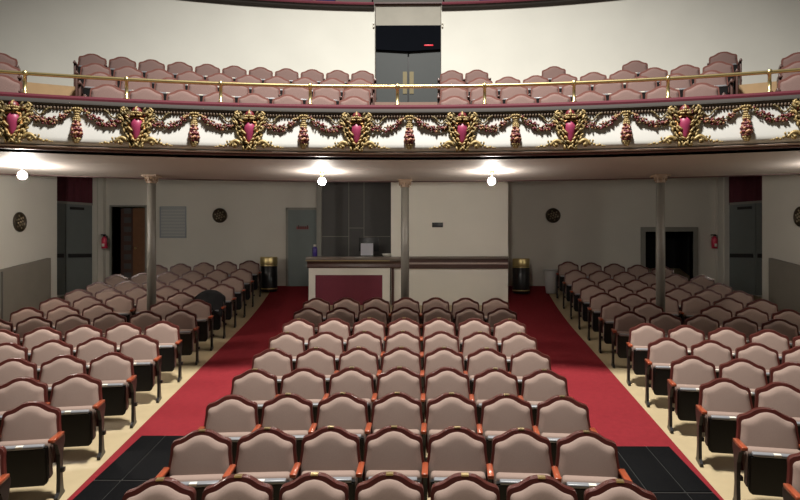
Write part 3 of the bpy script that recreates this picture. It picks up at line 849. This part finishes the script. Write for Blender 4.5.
# left opening: louvred dark door and a brown open leaf
b_ = fz(YB + .3)
rk = empty('louvered_door', ((XL0 + bx(133, YB)) / 2, YB + .35, b_), 0, 'dark panelled door leaf standing inside the left doorway', 'door')
x0, x1 = XL0 + .06, bx(132, YB + .3)
mb = MB(); mb.box(x0, x1, YB + .36, YB + .4, b_, ZL - .02); child(mb, 'leaf', M['dkbrown'], rk)
mb = MB()
for k in range(8): mb.box(x0 + .1, x1 - .05, YB + .335, YB + .36, b_ + .12 + .255 * k, b_ + .27 + .255 * k)
child(mb, 'slats', M['slate'], rk)
mb = MB(); mb.box(bx(133, YB + .3), XL1 + .05, YB + .3, YB + .34, b_, ZL - .01)
o = mb.build('brown_door', M['brown']); tag(o, 'brown wooden door leaf at the right side of the left doorway', 'door')
mb = MB(); mb.lathe([(.0, -.05), (.03, -.04), (.03, -.01), (.012, 0)], 12)
kb = mb.build('knob', M['brass'], o, (bx(136, YB + .3), YB + .29, b_ + .95)); kb.rotation_euler = (PI / 2, 0, 0)
kb.data.transform(Matrix.Rotation(PI, 4, 'X'))
# exit double doors in the side alcoves
for s_, nm, num in ((-1, 'left', 2), (1, 'right', 3)):
    A = Vector((s_ * 8.50, 16.05, 0)); B = Vector((s_ * 9.45, 14.35, 0)); d = (B - A).normalized()
    nrm = Vector((-s_ * d.y * -1, 0, 0)); nrm = Vector((d.y, -d.x, 0)) * (1 if s_ < 0 else -1)
    if nrm.dot(Vector((-s_, -.3, 0))) < 0: nrm = -nrm
    ang = math.atan2(d.y, d.x)
    def blk(mb, u0, u1, v0, v1, z0, z1):
        P = [A + d * u + nrm * v for u, v in ((u0, v0), (u1, v0), (u1, v1), (u0, v1))]
        mb.prism([(q.x, q.y) for q in P], z0, z1, 'z')
    zt_ = z(1.19); b_ = fz(15.6) - .02
    mb = MB(); blk(mb, .04, .76, .0, .045, b_, zt_); blk(mb, .775, 1.5, .0, .045, b_, zt_)
    o = mb.build('door_%d' % num, M['door']); tag(o, f'grey double exit door with push bars in the {nm} alcove', kind='structure')
    mb = MB(); blk(mb, .10, .70, .05, .10, b_ + .95, b_ + 1.05); mb.build('push_bar', M['black'], o)
    mb = MB(); blk(mb, .84, 1.44, .05, .10, b_ + .95, b_ + 1.05); mb.build('push_bar', M['black'], o)
    mb = MB(); blk(mb, .30, .66, .045, .09, zt_ - .14, zt_ - .07); mb.build('door_closer', M['iron'], o)
    mb = MB(); blk(mb, .0, .04, .0, .06, b_, zt_ + .06); blk(mb, .0, 1.6, .0, .06, zt_, zt_ + .06)
    struct('trim_%d' % (num + 2), mb, M['frame'])
    mb = MB()
    Q = []
    for i in range(33):
        u = .03 + 1.5 * i / 32; v = .05 + .015 * sin(i * 1.7); q = A + d * u + nrm * v; Q.append(q)
    vs = [(q.x, q.y, zt_ + .06) for q in Q] + [(q.x, q.y, ZC - .05) for q in Q]
    q2 = [q - nrm * .012 for q in Q]
    vs += [(q.x, q.y, zt_ + .06) for q in q2] + [(q.x, q.y, ZC - .05) for q in q2]
    fs = []
    for i in range(32):
        fs += [(i, i + 1, i + 34, i + 33), (66 + i, 66 + i + 33, 66 + i + 34, 66 + i + 1), (i, 66 + i, 67 + i, i + 1), (33 + i, 34 + i, 100 + i, 99 + i)]
    mb.add(vs, fs)
    o = mb.build('valance', M['curtain']); tag(o, f'dark maroon fabric panel above the {nm} grey exit doors', 'curtain', 'maroon panels above the exit doors')
# balcony entrance doors
zt_ = z(4.79)
for s_, nm, num in ((-1, 'left', 4), (1, 'right', 5)):
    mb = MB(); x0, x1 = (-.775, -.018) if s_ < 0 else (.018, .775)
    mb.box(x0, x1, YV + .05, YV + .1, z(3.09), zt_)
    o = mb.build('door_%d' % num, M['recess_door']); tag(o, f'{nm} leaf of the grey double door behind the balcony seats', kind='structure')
    mb = MB(); a, b = (-.13, -.03) if s_ < 0 else (.03, .13)
    mb.box(a, b, YV + .035, YV + .05, z(3.75), z(4.28)); mb.build('push_plate', M['dull_brass'], o)
mb = MB(); mb.box(-.9, .9, YV + .12, YV + .2, z(2.9), z(5.4)); struct('wall_vestibule', mb, M['black'])
mb = MB(); mb.prism([(-.775, z(4.80)), (0, z(4.755)), (.775, z(4.80)), (.775, z(5.37)), (-.775, z(5.37))], YV - .02, YV + .05, 'y')
o = mb.build('transom', M['glass_dark']); tag(o, 'dark transom panel above the balcony double doors', 'transom')
mb = MB(); mb.rbox(.38, .60, YV - .035, YV - .02, z(4.875), z(4.905), .006)  # added strip: red sign reflection in the transom, painted as a glow
o = mb.build('painted_reflection', M['red_reflection']); tag(o, 'dim red reflection painted as a glowing strip on the dark transom over balcony doors', 'light')
for s_ in (-1, 1):
    r = empty('wall_light', (s_ * .80, YV - .42, z(5.23)), 0, f'tiny white fitting on the {SIDE[s_]} corner of the balcony entrance recess', 'wall fitting')
    mb = MB(); mb.rbox(-.02, .02, .0, .05, -.05, .02, .006); mb.build('bracket', M['white_plate'], r)
    mb = MB(); mb.blob((0, -.01, .03), .025, .025, .03, sub=2); mb.build('bulb', M['white_plate'], r)
    mb = MB(); mb.lathe([(.018, 0), (.018, .7), (.026, .72), (.0, .75)], 10)
    o = mb.build('railing_post', M['black'], None, (s_ * .83 - .0, 14.0, ZG + .14)); tag(o, f'slim dark post on the gallery ledge {SIDE[s_]} of the entrance', 'post')

# ------------------------------------------------------------------ wall fixtures
def medallion(P, nrm, rad, label, sx=1.0):
    rz = math.atan2(nrm.y, nrm.x) + PI / 2
    r = empty('wall_medallion', P, rz, label, 'medallion', 'bronze medallions on the walls'); r.scale = (sx, 1, 1)
    def dsk(prof, n=28):
        mb = MB(); mb.lathe(prof, n); 
        mb.v = [(v[0], -v[2], v[1]) for v in mb.v]; return mb
    dsk([(rad, 0), (rad, .03), (rad * .93, .05), (rad * .82, .045), (rad * .8, .03)]).build('rim', M['bronze'], r)
    mb = dsk([(rad * .8, .0), (rad * .8, .025), (rad * .1, .03)]); mb.build('disc', M['black'], r)
    mb = MB()
    for k in range(6):
        a = 2 * PI * k / 6 + .3
        mb.blob((rad * .36 * cos(a), -.035, rad * .36 * sin(a)), rad * .14, .015, rad * .14)
        a += .5; mb.blob((rad * .62 * cos(a), -.032, rad * .62 * sin(a)), rad * .12, .012, rad * .12)
    mb.blob((0, -.04, 0), rad * .14, .02, rad * .14)
    mb.build('relief', M['bronze_light'], r)
medallion(Vector((bx(220, YB), YB, bz(215.5, YB, 220))), Vector((0, -1, 0)), .2, 'round dark bronze medallion on the back wall left of the panel door')
medallion(Vector((bx(553, YB), YB, bz(215.5, YB, 553))), Vector((0, -1, 0)), .2, 'round dark bronze medallion on the shaded back wall right of booth')
for s_, px in ((-1, 19), (1, 801)):
    # side wall line x = s*(8.0 + .13*(13.6 - y))
    Y = 12.5
    for _ in range(40):
        X = bx(px, Y); Y = 13.6 - (abs(X) - 8.0) / .1298
        Y = max(8, min(13.5, (Y + 12.5) / 2 if _ < 3 else Y))
        # damp
    lo, hi = 8.0, 13.6
    for _ in range(50):
        mid = (lo + hi) / 2; X = bx(px, mid)
        if s_ * X > 8.0 + .1298 * (13.6 - mid): lo, hi = lo, mid
        else: lo, hi = mid, hi
        if False: break
    Y = mid
    # choose the root by direct scan
    best = min((abs(s_ * bx(px, yy) - (8.0 + .1298 * (13.6 - yy))), yy) for yy in [8 + .01 * i for i in range(560)])
    Y = best[1]; X = s_ * (8.0 + .1298 * (13.6 - Y))
    nrm = Vector((-s_ * .9917, -.1287, 0))
    medallion(Vector((X, Y, bz(222 if s_ < 0 else 216.5, Y, px))), nrm, .21, 'dark oval bronze medallion high on the %s side wall' % SIDE[s_], .8)
    # dado panel along the side wall
    mb = MB()
    def wp(y, v): return Vector((s_ * (8.0 + .1298 * (13.6 - y)), y, 0)) + nrm * v
    ya, yb_ = 13.3, 4.0
    a, b, c, dd = wp(yb_, 0.005), wp(ya, 0.005), wp(ya, .09), wp(yb_, .09)
    zz0 = bz(257, 13.4, 49); slope = .17
    vs = []
    for q in (a, b, c, dd): vs.append((q.x, q.y, fz(q.y)))
    for q in (a, b, c, dd): vs.append((q.x, q.y, zz0 - (13.4 - q.y) * slope))
    mb.add(vs, [(0, 1, 2, 3), (7, 6, 5, 4), (0, 4, 5, 1), (1, 5, 6, 2), (2, 6, 7, 3), (3, 7, 4, 0)])
    wd = mb.build('wall_panel', M['dado']); tag(wd, f'tall grey panel with sloping top along the {SIDE[s_]} side wall', 'panel', 'grey side wall panels')
    mb = MB()
    for y in (11.95,):
        q = wp(y, .09); q2 = wp(y + .03, .105)
        mb.box(min(q.x, q2.x), max(q.x, q2.x), q.y, q2.y, fz(y), zz0 - (13.4 - y) * slope - .03)
    mb.build('batten', M['slate'], wd)
# vent grille
g0, g1 = bp(160, 206.5, YB), bp(186.5, 238, YB)
vg = empty('vent_grille', ((g0.x + g1.x) / 2, YB, (g0.z + g1.z) / 2), 0, 'square grey ventilation grille on the back wall behind the left column', 'vent')
mb = MB(); fr_ = .03
mb.box(g0.x, g1.x, YB - .03, YB, g1.z, g1.z + fr_); mb.box(g0.x, g1.x, YB - .03, YB, g0.z - fr_, g0.z); mb.box(g0.x, g0.x + fr_, YB - .03, YB, g1.z, g0.z); mb.box(g1.x - fr_, g1.x, YB - .03, YB, g1.z, g0.z)
child(mb, 'frame', M['grille'], vg)
mb = MB(); n = 20
for k in range(n):
    zz = g1.z + fr_ + (g0.z - g1.z - 2 * fr_) * (k + .5) / n
    mb.box(g0.x + fr_, g1.x - fr_, YB - .02, YB - .004, zz - .014, zz + .010)
child(mb, 'louvers', M['grille'], vg)
# fire extinguishers
for px, py, s_ in ((104.5, 242, 'left'), (714.5, 242, 'right')):
    P = bp(px, py + 0.5, YB - (.27 if s_ == 'left' else .115))
    r = empty('fire_extinguisher', P, 0, f'red fire extinguisher hanging on the back wall beside the {s_} pilaster', 'fire extinguisher', 'wall fire extinguishers')
    mb = MB(); mb.lathe([(.06, -.16), (.075, -.15), (.078, .08), (.065, .125), (.03, .15), (.025, .17)], 18); mb.build('cylinder', M['ext_red'], r)
    mb = MB(); mb.rbox(-.03, .03, -.03, .03, .165, .205, .006); mb.rbox(-.1, .03, -.012, .012, .2, .222, .004); mb.rbox(-.095, .02, -.012, .012, .175, .187, .004); mb.build('valve', M['black'], r)
    mb = MB(); mb.tube([(.03, 0, .185), (.08, -.02, .17), (.1, -.03, .10), (.095, -.03, -.02), (.09, -.03, -.09)], .012, 8); mb.build('hose', M['black'], r)
    mb = MB(); mb.cur = 0
    vs = []; 
    for a in [(-PI / 2 - .45 + .9 * i / 8) for i in range(9)]: vs += [(.080 * cos(a), .080 * sin(a), -.11), (.080 * cos(a), .080 * sin(a), -.03)]
    mb.add(vs, [(2 * i, 2 * i + 2, 2 * i + 3, 2 * i + 1) for i in range(8)], True); mb.build('tag', M['white_plate'], r)
    mb = MB(); mb.box(-.03, .03, .06, .11, -.1, .16); mb.build('bracket', M['iron'], r)

# ------------------------------------------------------------------ bins on the carpet
for px, Y, lab in ((268.8, 15.75, 'black round litter bin with brass top by the back wall left of counter'), (521, 15.6, 'black round litter bin with brass top in the right aisle')):
    X = bx(px, Y); b = fz(Y) + .008
    r = empty('litter_bin', (X, Y, b), 0, lab, 'bin', 'black litter bins with brass tops')
    mb = MB(); mb.lathe([(.215, .0), (.22, .02), (.22, .70), (.21, .71)], 28); mb.build('body', M['black'], r)
    mb = MB(); mb.lathe([(.222, .70), (.225, .71), (.225, .885), (.215, .90), (.15, .895), (.14, .87)], 28); mb.build('top_band', M['brass'], r)['label'] = 'brass top band'
    mb = MB(); mb.lathe([(.222, .66), (.2235, .665), (.2235, .69), (.222, .692)], 28); mb.build('ring', M['brass'], r)
    mb = MB(); mb.lathe([(.222, .06), (.2235, .065), (.2235, .085), (.222, .09)], 28); mb.build('ring', M['brass'], r)
X = bx(551, 15.6); b = fz(15.6) 
r = empty('waste_bin', (X, 15.6, b), 0, 'pale plastic waste bin beside the right litter bin', 'bin')
mb = MB(); mb.lathe([(.12, 0), (.13, .01), (.175, .60), (.165, .60), (.125, .03), (.0, .02)], 24); mb.build('body', M['bin'], r)
mb = MB(); mb.lathe([(.172, .585), (.195, .59), (.195, .63), (.172, .63)], 24); mb.build('rim', M['bin'], r)

# ------------------------------------------------------------------ rubber mats in the aisles
def mat_obj(xs, y0, y1, label):
    cx_, cy_ = (xs[0] + xs[-1]) / 2, (y0 + y1) / 2
    sl = math.atan(.113); nx = len(xs) - 1
    r = MB(); L = (y1 - y0) / cos(sl); ny = 1
    lo = -L / 2
    r.cur = 1; r.box(xs[0] - cx_, xs[-1] - cx_, lo, -lo, 0.001, .012)
    r.cur = 0
    for i in range(nx):
        r.rbox(xs[i] - cx_ + .007, xs[i + 1] - cx_ - .007, lo + .016, -lo - .016, .004, .022, .004)
    o = r.build('rubber_mat', [M['rubber'], M['rubber_seam']], None, (cx_, cy_, fz(cy_) + .008)); o.rotation_euler = (sl, 0, 0)
    tag(o, label, 'mat', 'black rubber mats in the aisles')
mat_obj([-3.12, -2.83, -2.37, -1.9], 6.13, 7.22, 'black tiled rubber mat at the far end of the left aisle mats')
mat_obj([-3.12, -2.83, -2.37, -1.9], 5.0, 6.12, 'black rubber mat at the bottom of the left aisle nearest the viewer')
mat_obj([1.9, 2.48, 2.85, 3.12], 5.93, 6.97, 'black tiled rubber mat at the far end of the right aisle mats')
mat_obj([1.9, 2.48, 2.85, 3.12], 4.85, 5.92, 'black rubber mat at the bottom of the right aisle nearest the viewer')

# ------------------------------------------------------------------ dark coat thrown over a seat in the left block
R = R_(11); th = -(math.asin((3.57 + .045 * 8) / R) + 0.02 * SW / R)
R10 = R_(10)
t10 = -(math.asin((3.57 + .045 * 7) / R10))
X, Y = R10 * sin(t10), R10 * cos(t10) - 10
rn = random.Random(2)
mb = MB(); NX, NY = 14, 18; vs = []; fs = []
for side in (0, 1):
    for j in range(NY + 1):
        v = j / NY
        for i in range(NX + 1):
            u = i / NX - .5
            w = .50 + .06 * sin(3 * v)
            x = u * w; top = .925 - .13 * (abs(u) * 2) ** 2.2
            s = (v - .42) * 1.0                     # distance along the drape from the ridge, front is negative
            if s < -.03: y = -.085 + s * .22 - .02; zz = top + (s + .03) * .95
            elif s < .06: y = -.085 + (s + .03) / .09 * .14; zz = top + .02 * sin((s + .03) / .09 * PI)
            else: y = .055 + .02; zz = top - (s - .06)
            wr = .018 * sin(18 * u + 3 * v) + .012 * sin(31 * u - 7 * v)
            y += (-1 if s < 0 else 1) * (abs(wr) + .012) * (1 if side else .35)
            vs.append((x, y, zz + (.012 if side else 0)))
n1 = (NX + 1) * (NY + 1)
def idx(j, i, s): return s * n1 + j * (NX + 1) + i
for s in (0, 1):
    for j in range(NY):
        for i in range(NX): fs.append((idx(j, i, s), idx(j, i + 1, s), idx(j + 1, i + 1, s), idx(j + 1, i, s)))
for j in range(NY):
    for i in (0, NX): fs.append((idx(j, i, 0), idx(j + 1, i, 0), idx(j + 1, i, 1), idx(j, i, 1)))
for i in range(NX):
    for j in (0, NY): fs.append((idx(j, i, 0), idx(j, i + 1, 0), idx(j, i + 1, 1), idx(j, i, 1)))
mb.add(vs, fs, True)
o = mb.build('coat', M['coat'], None, (X, Y, fz(Y))); o.rotation_euler = (0, 0, -t10)
tag(o, 'black coat draped over an aisle seat in the shaded left block', 'coat')
